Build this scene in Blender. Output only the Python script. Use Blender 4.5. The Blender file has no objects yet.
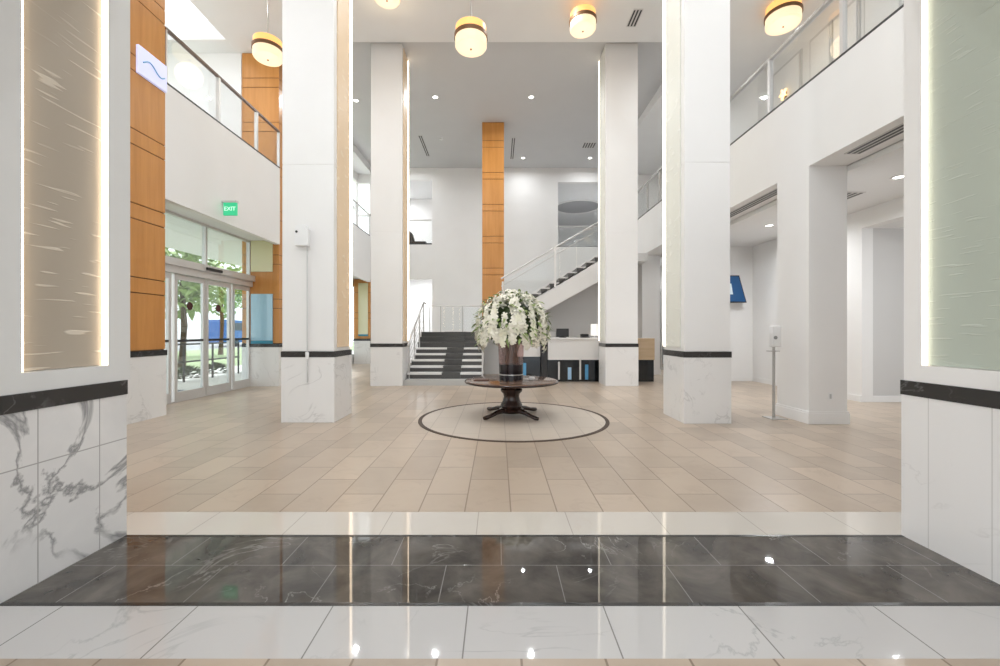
import bpy, bmesh, math, random
from mathutils import Vector, Matrix
random.seed(7)
PI = math.pi
S = bpy.context.scene
COL = S.collection

# ------------------------------------------------------------ camera, world, light, exposure
cam_d = bpy.data.cameras.new('camera'); cam = bpy.data.objects.new('camera', cam_d); COL.objects.link(cam)
cam.location = (0, 0, 1.4); cam.rotation_euler = (PI/2, 0, 0)
cam_d.sensor_width = 36; cam_d.lens = 15.12; cam_d.shift_x = 0.002; cam_d.shift_y = -0.001
cam_d.clip_start = 0.05; cam_d.clip_end = 300
S.camera = cam
S.view_settings.view_transform = 'Standard'; S.view_settings.look = 'None'
S.view_settings.gamma = 1; S.view_settings.use_curve_mapping = False
S.view_settings.exposure = 0.38
W = bpy.data.worlds.new('world'); S.world = W; W.use_nodes = True
bg = W.node_tree.nodes['Background']; bg.inputs[0].default_value = (0.93, 0.97, 1.0, 1); bg.inputs[1].default_value = 1.7
sun_d = bpy.data.lights.new('sun', 'SUN'); sun_d.energy = 4.0; sun_d.angle = 0.05
sun = bpy.data.objects.new('sun', sun_d); COL.objects.link(sun); sun.rotation_euler = (math.radians(-38), math.radians(-6), 0)

def area(name, loc, size, power, col=(.95, .98, 1), sizey=None, rot=(0, 0, 0), shape=None, spread=PI):
    d = bpy.data.lights.new(name, 'AREA'); d.energy = power; d.color = col; d.size = size
    d.shape = shape or ('RECTANGLE' if sizey else 'DISK'); d.spread = spread
    if sizey: d.size_y = sizey
    o = bpy.data.objects.new(name, d); COL.objects.link(o); o.location = loc; o.rotation_euler = rot
    return o
CEIL = 8.6; RCEIL = 8.9

# ------------------------------------------------------------ mesh helpers
class MB:
    def __init__(s): s.bm = bmesh.new()
    def box(s, x0, x1, y0, y1, z0, z1, bev=0):
        vs = [s.bm.verts.new(c) for c in ((x0,y0,z0),(x1,y0,z0),(x1,y1,z0),(x0,y1,z0),(x0,y0,z1),(x1,y0,z1),(x1,y1,z1),(x0,y1,z1))]
        fs = [s.bm.faces.new([vs[i] for i in f]) for f in ((3,2,1,0),(4,5,6,7),(0,1,5,4),(1,2,6,5),(2,3,7,6),(3,0,4,7))]
        if bev:
            es = list({e for f in fs for e in f.edges})
            bmesh.ops.bevel(s.bm, geom=es, offset=bev, segments=2, affect='EDGES', profile=.5)
        return s
    def prism(s, pts, axis, a0, a1):
        def P(p, a):
            return {'x': (a, p[0], p[1]), 'y': (p[0], a, p[1]), 'z': (p[0], p[1], a)}[axis]
        A = [s.bm.verts.new(P(p, a0)) for p in pts]; B = [s.bm.verts.new(P(p, a1)) for p in pts]
        n = len(pts)
        s.bm.faces.new(A[::-1]); s.bm.faces.new(B)
        for i in range(n): s.bm.faces.new((A[i], A[(i+1) % n], B[(i+1) % n], B[i]))
        return s
    def lathe(s, prof, c=(0, 0, 0), n=32, close=True):
        rings = []
        for r, z in prof:
            if r < 1e-5: rings.append([s.bm.verts.new((c[0], c[1], c[2]+z))])
            else: rings.append([s.bm.verts.new((c[0]+r*math.cos(2*PI*i/n), c[1]+r*math.sin(2*PI*i/n), c[2]+z)) for i in range(n)])
        for A, B in zip(rings, rings[1:]):
            for i in range(n):
                j = (i+1) % n
                q = [A[i % len(A)], A[j % len(A)], B[j % len(B)], B[i % len(B)]]
                u = []
                for v in q:
                    if v not in u: u.append(v)
                if len(u) > 2:
                    try: s.bm.faces.new(u)
                    except ValueError: pass
        if close:
            for R in (rings[0], rings[-1]):
                if len(R) > 2: s.bm.faces.new(R)
        return s
    def tube(s, pts, r, n=10):
        pts = [Vector(p) for p in pts]; rings = []
        rr = r if isinstance(r, (list, tuple)) else [r]*len(pts)
        for i, p in enumerate(pts):
            d = (pts[min(i+1, len(pts)-1)] - pts[max(i-1, 0)]).normalized()
            u = d.cross(Vector((0, 0, 1)))
            if u.length < 1e-3: u = Vector((1, 0, 0))
            u.normalize(); v = d.cross(u).normalized()
            rings.append([s.bm.verts.new(p + (u*math.cos(2*PI*k/n) + v*math.sin(2*PI*k/n))*rr[i]) for k in range(n)])
        for A, B in zip(rings, rings[1:]):
            for k in range(n): s.bm.faces.new((A[k], A[(k+1) % n], B[(k+1) % n], B[k]))
        s.bm.faces.new(rings[0]); s.bm.faces.new(rings[-1][::-1])
        return s
    def ico(s, c, r, sub=1, sc=(1, 1, 1)):
        m = Matrix.Translation(c) @ Matrix.Diagonal((*sc, 1))
        bmesh.ops.create_icosphere(s.bm, subdivisions=sub, radius=r, matrix=m); return s
    def obj(s, name, mat, parent=None, smooth=False, kind=None, label=None):
        base = Vector((0, 0, 0)); p = parent
        while p is not None: base += p.location; p = p.parent
        bmesh.ops.translate(s.bm, verts=s.bm.verts, vec=-base)
        bmesh.ops.recalc_face_normals(s.bm, faces=s.bm.faces)
        me = bpy.data.meshes.new(name); s.bm.to_mesh(me); s.bm.free()
        o = bpy.data.objects.new(name, me); COL.objects.link(o)
        if mat: me.materials.append(mat)
        if smooth:
            for q in me.polygons: q.use_smooth = True
            try: me.set_sharp_from_angle(angle=math.radians(38))
            except Exception: pass
        if parent: o.parent = parent
        if kind: o['kind'] = kind
        if label: o['label'] = label
        return o
def thing(name, label, cat, loc=(0, 0, 0), group=None):
    o = bpy.data.objects.new(name, None); COL.objects.link(o); o.location = loc; o.empty_display_size = .1
    o['label'] = label; o['category'] = cat
    if group: o['group'] = group
    return o
def tag(o, label, cat, group=None):
    o['label'] = label; o['category'] = cat
    if group: o['group'] = group
    return o
def struct(name, mat, boxes, parent=None, split=False):
    if split:
        for b in boxes: o = struct(name, mat, [b])
        return o
    m = MB()
    for b in boxes: m.box(*b)
    return m.obj(name, mat, parent, kind=None if parent else 'structure')
def dup(root, loc, label=None, group=None):
    r = root.copy(); COL.objects.link(r); r.location = loc
    if label: r['label'] = label
    if group: r['group'] = group
    for ch in list(root.children):
        c = ch.copy(); COL.objects.link(c); c.parent = r
        for g in list(ch.children):
            d = g.copy(); COL.objects.link(d); d.parent = c
    return r

# ------------------------------------------------------------ materials
def M(name, col, rough=.5, metal=0, emit=None, es=0, spec=.5):
    m = bpy.data.materials.new(name); m.use_nodes = True; b = m.node_tree.nodes['Principled BSDF']
    b.inputs['Base Color'].default_value = (*col, 1); b.inputs['Roughness'].default_value = rough
    b.inputs['Metallic'].default_value = metal; b.inputs['Specular IOR Level'].default_value = spec
    if emit: b.inputs['Emission Color'].default_value = (*emit, 1); b.inputs['Emission Strength'].default_value = es
    # faint procedural variation of tone
    nt = m.node_tree; tc = nt.nodes.new('ShaderNodeNewGeometry'); n = nt.nodes.new('ShaderNodeTexNoise'); n.inputs['Scale'].default_value = 1.5
    r = nt.nodes.new('ShaderNodeValToRGB'); k = .985
    r.color_ramp.elements[0].position = .35; r.color_ramp.elements[0].color = (col[0]*k, col[1]*k, col[2]*k, 1)
    r.color_ramp.elements[1].position = .65; r.color_ramp.elements[1].color = (*col, 1)
    nt.links.new(tc.outputs['Position'], n.inputs['Vector']); nt.links.new(n.outputs[0], r.inputs[0]); nt.links.new(r.outputs[0], b.inputs['Base Color'])
    return m
def nodes(m): return m.node_tree, m.node_tree.nodes['Principled BSDF']
def N(nt, t, **kw):
    n = nt.nodes.new('ShaderNode'+t)
    for k, v in kw.items():
        if k in n.inputs.keys(): n.inputs[k].default_value = v
        else: setattr(n, k, v)
    return n
def math_(nt, op, a, b=None):
    n = nt.nodes.new('ShaderNodeMath'); n.operation = op
    for i, v in enumerate((a, b)):
        if v is None: continue
        if isinstance(v, (int, float)): n.inputs[i].default_value = v
        else: nt.links.new(v, n.inputs[i])
    return n.outputs[0]
def mix(nt, f, a, b):
    n = nt.nodes.new('ShaderNodeMix'); n.data_type = 'RGBA'
    for sock, v in ((n.inputs[0], f), (n.inputs[6], a), (n.inputs[7], b)):
        if isinstance(v, tuple): sock.default_value = (*v, 1) if len(v) == 3 else v
        elif isinstance(v, (int, float)): sock.default_value = v
        else: nt.links.new(v, sock)
    return n.outputs[2]
def stone(name, base, vein, grout, tile, axes=('x', 'y'), offset=0.0, origin=(0, 0), rough=.1, vscale=1.0, vwidth=.02, vamt=.8, tone=.06, mortar=.004, bump=0, cloud=None, vmask=(.47, .62)):
    """tiles of stone with veins, laid in the place's own coordinates"""
    m = bpy.data.materials.new(name); m.use_nodes = True; nt, b = nodes(m)
    g = N(nt, 'NewGeometry'); sp = N(nt, 'SeparateXYZ'); nt.links.new(g.outputs['Position'], sp.inputs[0])
    ax = {'x': 0, 'y': 1, 'z': 2}
    col = base
    if tile:
        u = math_(nt, 'ADD', sp.outputs[ax[axes[0]]], -origin[0]+50*tile[0]); v = math_(nt, 'ADD', sp.outputs[ax[axes[1]]], -origin[1]+50*tile[1])
        cb = N(nt, 'CombineXYZ'); nt.links.new(u, cb.inputs[0]); nt.links.new(v, cb.inputs[1])
        br = N(nt, 'TexBrick'); br.offset = offset; br.offset_frequency = 2; br.squash = 1
        br.inputs['Scale'].default_value = 1; br.inputs['Brick Width'].default_value = tile[0]; br.inputs['Row Height'].default_value = tile[1]
        br.inputs['Mortar Size'].default_value = mortar; br.inputs['Mortar Smooth'].default_value = .3; br.inputs['Bias'].default_value = 0
        lo = tuple(c*(1-tone) for c in base); hi = tuple(min(1, c*(1+tone)) for c in base)
        br.inputs['Color1'].default_value = (*lo, 1); br.inputs['Color2'].default_value = (*hi, 1); br.inputs['Mortar'].default_value = (*lo, 1)
        nt.links.new(cb.outputs[0], br.inputs['Vector'])
        col = br.outputs['Color']
    n1 = N(nt, 'TexNoise', Scale=vscale, Detail=7.0, Roughness=.55, Distortion=1.2); nt.links.new(g.outputs['Position'], n1.inputs['Vector'])
    a = math_(nt, 'ABSOLUTE', math_(nt, 'SUBTRACT', n1.outputs[0], .5))
    v1 = math_(nt, 'MAXIMUM', math_(nt, 'SUBTRACT', 1.0, math_(nt, 'DIVIDE', a, vwidth)), 0.0)
    n2 = N(nt, 'TexNoise', Scale=vscale*1.3, Detail=3.0); mp = N(nt, 'Mapping'); mp.inputs['Location'].default_value = (7, 3, 5)
    nt.links.new(g.outputs['Position'], mp.inputs[0]); nt.links.new(mp.outputs[0], n2.inputs['Vector'])
    mk = N(nt, 'MapRange'); mk.inputs['From Min'].default_value = vmask[0]; mk.inputs['From Max'].default_value = vmask[1]; nt.links.new(n2.outputs[0], mk.inputs[0])
    f = math_(nt, 'MULTIPLY', math_(nt, 'MULTIPLY', v1, mk.outputs[0]), vamt)
    if cloud:
        n3 = N(nt, 'TexNoise', Scale=cloud[1], Detail=5.0, Roughness=.6, Distortion=.6); nt.links.new(g.outputs['Position'], n3.inputs['Vector'])
        mr = N(nt, 'MapRange'); mr.inputs['From Min'].default_value = .35; mr.inputs['From Max'].default_value = .68; nt.links.new(n3.outputs[0], mr.inputs[0])
        col = mix(nt, math_(nt, 'MULTIPLY', mr.outputs[0], cloud[2]), col, cloud[0])
    col = mix(nt, f, col, vein)
    if tile: col = mix(nt, br.outputs['Fac'], col, grout)
    nt.links.new(col, b.inputs['Base Color']); b.inputs['Roughness'].default_value = rough
    if tile:
        bp = N(nt, 'Bump', Strength=.25, Distance=.002); bp.invert = True
        nt.links.new(br.outputs['Fac'], bp.inputs['Height']); nt.links.new(bp.outputs[0], b.inputs['Normal'])
    return m
def relief(name, base, light, rough=.5, s=(1.3, 13), amt=.6):
    """panel carved with long shallow horizontal ripples"""
    m = bpy.data.materials.new(name); m.use_nodes = True; nt, b = nodes(m)
    g = N(nt, 'NewGeometry'); mp = N(nt, 'Mapping'); mp.inputs['Scale'].default_value = (s[0], s[0], s[1]); mp.inputs['Rotation'].default_value = (.02, 0, 0)
    nt.links.new(g.outputs['Position'], mp.inputs[0])
    n = N(nt, 'TexNoise', Scale=1.0, Detail=.0, Roughness=.45, Distortion=.08); nt.links.new(mp.outputs[0], n.inputs['Vector'])
    sm = N(nt, 'MapRange'); sm.interpolation_type = 'SMOOTHSTEP'; sm.inputs['From Min'].default_value = .66; sm.inputs['From Max'].default_value = .74
    nt.links.new(n.outputs[0], sm.inputs[0]); v = sm.outputs[0]
    n2 = N(nt, 'TexNoise', Scale=1.5, Detail=1.0); mk = N(nt, 'MapRange'); mk.inputs['From Min'].default_value = .25; mk.inputs['From Max'].default_value = .5
    nt.links.new(g.outputs['Position'], n2.inputs['Vector']); nt.links.new(n2.outputs[0], mk.inputs[0])
    f = math_(nt, 'MULTIPLY', v, mk.outputs[0])
    nt.links.new(mix(nt, math_(nt, 'MULTIPLY', f, amt), base, light), b.inputs['Base Color'])  # ridge highlights are put into the base colour
    bp = N(nt, 'Bump', Strength=.5, Distance=.01); nt.links.new(f, bp.inputs['Height']); nt.links.new(bp.outputs[0], b.inputs['Normal'])
    b.inputs['Roughness'].default_value = rough
    return m
def wood(name, c1, c2, rough=.35, vertical=True, scale=1.0):
    m = bpy.data.materials.new(name); m.use_nodes = True; nt, b = nodes(m)
    g = N(nt, 'NewGeometry'); mp = N(nt, 'Mapping'); mp.inputs['Scale'].default_value = (9*scale, 9*scale, .7*scale) if vertical else (1*scale, 9*scale, 9*scale)
    nt.links.new(g.outputs['Position'], mp.inputs[0])
    n = N(nt, 'TexNoise', Scale=1.0, Detail=5.0, Roughness=.6, Distortion=.3); nt.links.new(mp.outputs[0], n.inputs['Vector'])
    mr = N(nt, 'MapRange'); mr.inputs['From Min'].default_value = .3; mr.inputs['From Max'].default_value = .7; nt.links.new(n.outputs[0], mr.inputs[0])
    nt.links.new(mix(nt, mr.outputs[0], c1, c2), b.inputs['Base Color']); b.inputs['Roughness'].default_value = rough
    return m
def glass(name, tint=(1, 1, 1), refl=.12, rough=.02):
    m = bpy.data.materials.new(name); m.use_nodes = True; nt = m.node_tree
    for n in list(nt.nodes): nt.nodes.remove(n)
    o = N(nt, 'OutputMaterial'); t = N(nt, 'BsdfTransparent'); t.inputs[0].default_value = (*tint, 1)
    gl = N(nt, 'BsdfGlossy'); gl.inputs['Roughness'].default_value = rough; gl.inputs[0].default_value = (.9, .9, .9, 1)
    lw = N(nt, 'LayerWeight'); lw.inputs[0].default_value = .25
    f = math_(nt, 'ADD', math_(nt, 'MULTIPLY', lw.outputs['Fresnel'], .16), refl)
    mx = N(nt, 'MixShader'); nt.links.new(f, mx.inputs[0]); nt.links.new(t.outputs[0], mx.inputs[1]); nt.links.new(gl.outputs[0], mx.inputs[2])
    nt.links.new(mx.outputs[0], o.inputs[0]); return m
WHITE = M('white_paint', (.84, .83, .82), .6, spec=.3)
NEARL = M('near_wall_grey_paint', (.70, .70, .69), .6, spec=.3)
CEILR = M('shaded_ceiling_colour', (.62, .62, .625), .8, spec=.2)  # rear ceiling: its shade is put into a darker grey
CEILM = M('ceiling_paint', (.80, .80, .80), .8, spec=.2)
GREYW = M('grey_paint', (.62, .61, .60), .6)
COLW = M('column_white', (.83, .82, .81), .45, spec=.4)
MARB = stone('white_marble', (.80, .79, .78), (.42, .41, .40), (.6, .6, .6), None, rough=.18, vscale=1.8, vwidth=.025, vamt=.4)
MARBL = stone('white_marble_wall', (.76, .745, .735), (.20, .20, .205), (.40, .39, .38), (.362, .67), ('y', 'z'), origin=(2.338, 0), rough=.15, vscale=.95, vwidth=.022, vamt=.85, tone=.02, cloud=((.58, .58, .58), 1.6, .5), vmask=(.40, .46))
MARBR = stone('pale_marble_wall', (.83, .82, .815), (.55, .54, .53), (.66, .65, .64), (.35, 1.2), ('y', 'z'), origin=(2.365, -.2), rough=.15, vscale=1.1, vwidth=.012, vamt=.6, tone=.01)
STRIP = stone('white_marble_floor', (.56, .55, .545), (.42, .42, .42), (.25, .24, .23), (.69, 5), origin=(-.153, 0), rough=.03, vscale=1.3, vwidth=.012, vamt=.8, tone=.02)
STRIPB = stone('cream_marble_floor', (.58, .54, .49), (.58, .52, .46), (.42, .38, .34), (.67, 5), origin=(-.15, 0), rough=.07, vscale=1.5, vwidth=.012, vamt=.6, tone=.03)
DARK = stone('dark_marble_floor', (.045, .040, .036), (.34, .33, .31), (.22, .21, .20), (.66, .375), origin=(.02, 2.146), offset=.5, rough=.018, vscale=1.5, vwidth=.008, vamt=.6, tone=.15, cloud=((.135, .12, .105), 3.0, .95), mortar=.003)
BLACK = stone('dark_border_stone', (.03, .028, .027), (.2, .2, .2), (.1, .1, .1), None, rough=.2, vscale=3, vwidth=.02, vamt=.5)
BEIGE = stone('beige_floor_tile', (.43, .345, .27), (.36, .28, .21), (.24, .18, .13), (.72, .36), ('y', 'x'), offset=.5, origin=(3.267, .10), rough=.30, vscale=2.5, vwidth=.05, vamt=.35, tone=.16, mortar=.006, cloud=((.49, .405, .32), 1.6, .5))
INLAY = stone('pale_inlay_tile', (.54, .47, .40), (.52, .44, .36), (.36, .30, .25), (.72, .36), ('y', 'x'), offset=.5, origin=(3.267, .10), rough=.28, vscale=2.5, vwidth=.05, vamt=.3, tone=.04, mortar=.005)
RING = M('brown_inlay', (.075, .05, .038), .55, spec=.2)
ORANGE = wood('orange_veneer', (.50, .21, .045), (.61, .28, .075), .32)
GROOVE = M('groove_dark', (.16, .07, .02), .7)
TAN = relief('carved_tan_panel', (.40, .35, .285), (.72, .66, .56), s=(4.2, 48))
WARMP = relief('carved_warm_panel', (.78, .60, .41), (.88, .76, .60), s=(6, 14), amt=.5)
PALEP = relief('carved_pale_panel', (.76, .76, .70), (.85, .85, .80), s=(6, 14), amt=.5)
GREENP = relief('carved_pale_green_panel', (.45, .50, .44), (.56, .60, .54), s=(5, 70), amt=.5)
LEDW = M('warm_led', (1, .9, .8), .5, emit=(1, .80, .58), es=4.2)
LEDC = M('white_led', (1, .97, .92), .5, emit=(1, .88, .70), es=2.4)
GLASS = glass('clear_glass', (.965, .975, .975), .02)
GLASSD = glass('door_glass', (.92, .95, .95), .05)
METAL = M('brushed_metal', (.52, .51, .50), .35, .8)
ALU = M('pale_aluminium', (.66, .65, .64), .4, .4)
RAILD = M('dark_bronze_rail', (.16, .12, .10), .4, .5)
BRONZE = M('bronze', (.20, .10, .045), .5, .3)
DMET = M('dark_metal', (.06, .06, .062), .4, .6)
BLK = M('black_plastic', (.02, .02, .022), .4)
PLAST = M('white_plastic', (.82, .82, .82), .35)
LAMP = M('lit_lens', (1, 1, 1), .5, emit=(1, .95, .88), es=6)
ALAB = M('alabaster_glow', (.45, .40, .30), .4, emit=(1, .78, .50), es=.70)
AMBER = M('amber_glow', (.4, .24, .1), .4, emit=(1, .48, .14), es=1.0)

# ------------------------------------------------------------ floor
XL, XR = -2.566, 2.787       # the two near walls of the passage
struct('floor', STRIP, [(-6.4, 7.3, 1.80, 2.146, -.12, 0)])
struct('floor', DARK, [(-6.4, 7.3, 2.172, 2.872, -.12, 0)])
struct('trim_1', BLACK, [(-6.4, 7.3, 2.146, 2.172, -.12, .0015)])
struct('trim_2', BLACK, [(-6.4, 7.3, 2.872, 2.897, -.12, .0015)])
struct('floor', STRIPB, [(-6.4, 7.3, 2.897, 3.267, -.12, 0)])
struct('floor', BEIGE, [(-6.4, 9.6, 3.267, 19.4, -.12, 0), (-6.4, 7.3, -3, 1.80, -.12, 0)])
cx, cy, R = .245, 6.84, 1.52
MB().lathe([(R-.06, .0), (R-.06, .004), (0, .004)], (cx, cy, 0), 96).obj('floor', INLAY, kind='structure')
MB().lathe([(R-.06, 0), (R-.06, .006), (R, .006), (R, 0)], (cx, cy, 0), 96, close=False).obj('trim_3', RING, kind='structure')

# ------------------------------------------------------------ passage walls with lit carved panels
def passage_wall(side, X, t, mpanel, marble, led, lab):
    s = -1 if X < 0 else 1
    def bx(a, b): return (min(X+s*a, X+s*b), max(X+s*a, X+s*b))
    y0, y1, zb = 2.262, 2.765, 1.18
    p = .005
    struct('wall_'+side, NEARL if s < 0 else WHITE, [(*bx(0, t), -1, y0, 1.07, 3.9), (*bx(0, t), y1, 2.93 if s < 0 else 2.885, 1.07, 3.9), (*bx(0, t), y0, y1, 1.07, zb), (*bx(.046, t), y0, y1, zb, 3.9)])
    struct('trim_4' if s < 0 else 'trim_5', BLACK, [(*bx(-p-.005, t), -1, 2.900, .972, 1.07)])
    struct('baseboard_'+side, marble, [(*bx(-p, t), -1, 2.897, 0, .972)])
    th = thing('lit_carved_panel', lab, 'panel', (X+s*.06, (y0+y1)/2, zb))
    MB().box(*bx(.032, .045), y0+.012, y1-.012, zb+.004, 3.88).obj('carved_panel', mpanel, th)
    for a, b in ((y0+.002, y0+.011), (y1-.011, y1-.002)):
        MB().box(*bx(.002, .031), a, b, zb+.004, 3.88).obj('light_strip', led, th)
passage_wall('left', XL, .34, TAN, MARBL, LEDW, 'tall tan carved panel with warm lit edges set in the left near wall')
passage_wall('right', XR, .34, GREENP, MARBR, LEDC, 'tall pale green carved panel with lit edge set in the right near wall')
struct('ceiling', CEILM, [(-2.9, 3.13, -1, 2.6, 3.9, 4.0)])
# front wall of the lobby, each side of the passage and above it, with an added gap for sky light
struct('wall_front', WHITE, [(-6.4, XL-.34, 2.6, 2.885, 0, 4.3), (XR+.34, 7.3, 2.6, 2.885, 0, 4.3), (-6.4, 7.3, 2.6, 2.885, 5.6, RCEIL), (XL-.34, XR+.34, 2.6, 2.885, 4.0, 4.3)])

# ------------------------------------------------------------ ceilings
struct('ceiling', CEILM, [(-6.7, 7.3, 2.6, 10.43, CEIL, CEIL+.5), (-6.7, -5.75, 10.43, 11.52, CEIL+.002, CEIL+.5), (-9.4, -6.7, 10.4, 10.9, CEIL, CEIL+.5), (-9.4, -6.7, 2.6, 4.4, CEIL, CEIL+.5),
   (-6.7, -5.75, 11.52, 19.4, CEIL, CEIL+.5), (4.95, 7.3, 10.43, 19.4, CEIL, CEIL+.5)])
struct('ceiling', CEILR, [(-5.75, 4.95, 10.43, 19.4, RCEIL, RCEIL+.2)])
w5 = struct('window_5', WHITE, [(-6.4, -5.3, 19.25, 19.35, 6.7, 6.8), (-5.88, -5.8, 19.25, 19.35, 5.75, 8.2)])
MB().box(-6.4, -5.3, 19.29, 19.30, 5.76, 8.19).obj('pane', GLASS, w5)
# the skylight over the left balcony: frame round an opening to the sky
sk = struct('window_1', WHITE, [(-9.4, -6.7, 4.4, 4.46, CEIL+.0, CEIL+.06), (-9.4, -6.7, 10.34, 10.4, CEIL, CEIL+.06)])
MB().box(-9.4, -6.7, 4.46, 10.34, CEIL+.1, CEIL+.11).obj('pane', GLASS, sk)

# ------------------------------------------------------------ left side
XA = -5.61
struct('wall_left', WHITE, [(-6.6, -6.4, 6.1, 7.3, 0, 3.75), (-6.6, -6.4, 2.885, 6.1, 3.3, 3.75), (-6.6, -6.4, 2.885, 3.1, 0, 3.3), (-6.6, -6.4, 2.885, 10.80, 3.75, 5.25), (-6.6, -6.4, 11.53, 12.0, 0, 5.25), (-6.6, -6.4, 12, 19.4, 3.5, 5.9), (-6.6, -6.4, 12, 19.4, 0, .35), (-6.6, -6.4, 12, 19.4, 8.3, CEIL),  # unseen lower bay left open, added to let daylight in
    (XA-.14, XA, 7.08, 10.8, 3.65, 5.60), (XA-.14, XA, 11.5, 18.5, 3.6, 5.6), (XA-.14, XA, 2.885, 6.2, 3.65, 5.6),
    (-9.5, -9.4, 2.6, 10.9, 5.25, 5.6), (-9.5, -9.4, 2.6, 10.9, 8.5, 9.4), (-9.5, -9.4, 10.6, 10.9, 5.6, 8.5), (-9.4, -6.63, 10.85, 10.98, 5.4, CEIL), (-6.6, -6.45, 11.53, 12, 5.4, CEIL)], split=True)  # outer balcony wall opened out of view for added daylight
struct('floor', GREYW, [(-9.4, -5.75, 2.885, 10.83, 5.25, 5.4), (-6.4, -5.75, 11.53, 18.45, 5.25, 5.4)])
struct('ceiling', CEILM, [(-6.4, -5.75, 7.1, 10.8, 3.75, 3.8), (-6.4, -5.75, 11.53, 18.3, 3.75, 3.8)])
def pier(x0, x1, y0, y1, lab, marble_top=1.01, CEIL=CEIL):
    th = thing('wood_clad_pier', lab, 'pier', ((x0+x1)/2, (y0+y1)/2, 0))
    MB().box(x0+.01, x1-.012, y0+.012, y1-.012, 1.10, CEIL-.002).obj('core', GROOVE, th)
    MB().box(x0, x1+.012, y0-.012, y1+.012, 0, marble_top).obj('marble_base', MARB, th)
    MB().box(x0, x1+.02, y0-.02, y1+.02, marble_top, 1.10).obj('dark_band', BLACK, th)
    zs = [1.105]; z = 2.01
    while z < CEIL-.3: zs += [z, z+.24]; z += 1.14
    zs.append(CEIL-.004)
    m = MB()
    for a, b in zip(zs, zs[1:]): m.box(x0, x1, y0, y1, a+.008, b-.008, .003)
    m.obj('veneer_panels', ORANGE, th)
    return th
p1 = pier(-6.39, XA, 6.2, 7.08, 'orange wood clad pier beside the entrance carrying the lit wave sign')
p2 = pier(-6.6, XA-.04, 10.83, 11.5, 'orange wood clad pier at the far side of the entrance doors')
p3 = pier(-6.35, XA-.04, 18.5, 19.15, 'far low orange clad pier seen between the two left columns', CEIL=3.74)
def tinted(name, c): return M(name, c, .06, 0, spec=1)
BLUEG = tinted('pale_blue_glass', (.35, .58, .72)); YELG = tinted('pale_green_glass', (.66, .62, .38)); TEAL = M('teal_edge', (.03, .25, .38), .3)
for (px0, px1, py, z0, z1, mt) in ((-6.36, -5.80, 10.82, 1.18, 2.38, BLUEG), (-6.36, -5.80, 10.82, 2.95, 3.75, YELG), (-6.15, -5.72, 18.49, 1.3, 3.55, YELG)):
    th = p2 if py < 12 else p3
    MB().box(px0, px1, py-.02, py+.006, z0, z1, .004).obj('glass_panel', mt, th)
    if mt is BLUEG or py > 12: MB().box(px0, px1, py-.025, py+.006, z0-.08, z0-.004).obj('glass_trim', TEAL, th)
# lit sign with a wave line
sg = thing('lit_wall_sign', 'small glowing white sign with a blue wave line on the orange pier', 'sign', (XA+.02, 6.8, 5.55))
MB().box(XA+.001, XA+.05, 6.50, 7.06, 5.42, 5.86, .01).obj('light_box', M('sign_face', (.55, .56, .72), .3, emit=(.62, .66, 1), es=.42), sg)
pts = [(XA+.055, 6.58+.42*i/16, 5.64+.055*math.sin(-PI*.1+2*PI*i/16)) for i in range(17)]
MB().tube(pts, .010, 8).obj('wave_line', M('wave_blue', (.2, .45, .65), .4), sg, smooth=True)
# exit sign: flag mounted under the balcony, facing the lobby
ex = thing('exit_sign', 'green EXIT sign projecting from the white balcony front above the doors', 'sign', (XA+.16, 8.55, 3.94))
MB().box(XA, XA+.30, 8.52, 8.60, 4.03, 4.07).obj('bracket', ALU, ex)
EXG = M('exit_green', (.05, .62, .30), .4, emit=(.05, .8, .38), es=.2)
MB().box(XA+.03, XA+.30, 8.53, 8.57, 3.77, 4.03, .004).obj('sign_face', EXG, ex)
tc = bpy.data.curves.new('sign_letters', 'FONT'); tc.body = 'EXIT'; tc.size = .115; tc.extrude = .003; tc.align_x = 'CENTER'; tc.align_y = 'CENTER'
to = bpy.data.objects.new('tmp_text', tc); COL.objects.link(to)
dg = bpy.context.evaluated_depsgraph_get(); me = bpy.data.meshes.new_from_object(to.evaluated_get(dg)); bpy.data.objects.remove(to)
me.materials.clear(); me.materials.append(M('letter_white', (.75, .95, .85), .4, emit=(.6, 1, .8), es=.5))
lt = bpy.data.objects.new('sign_letters', me); COL.objects.link(lt); lt.parent = ex
lt.location = (.005, -.024, -.04); lt.rotation_euler = (PI/2, 0, 0)
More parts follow.
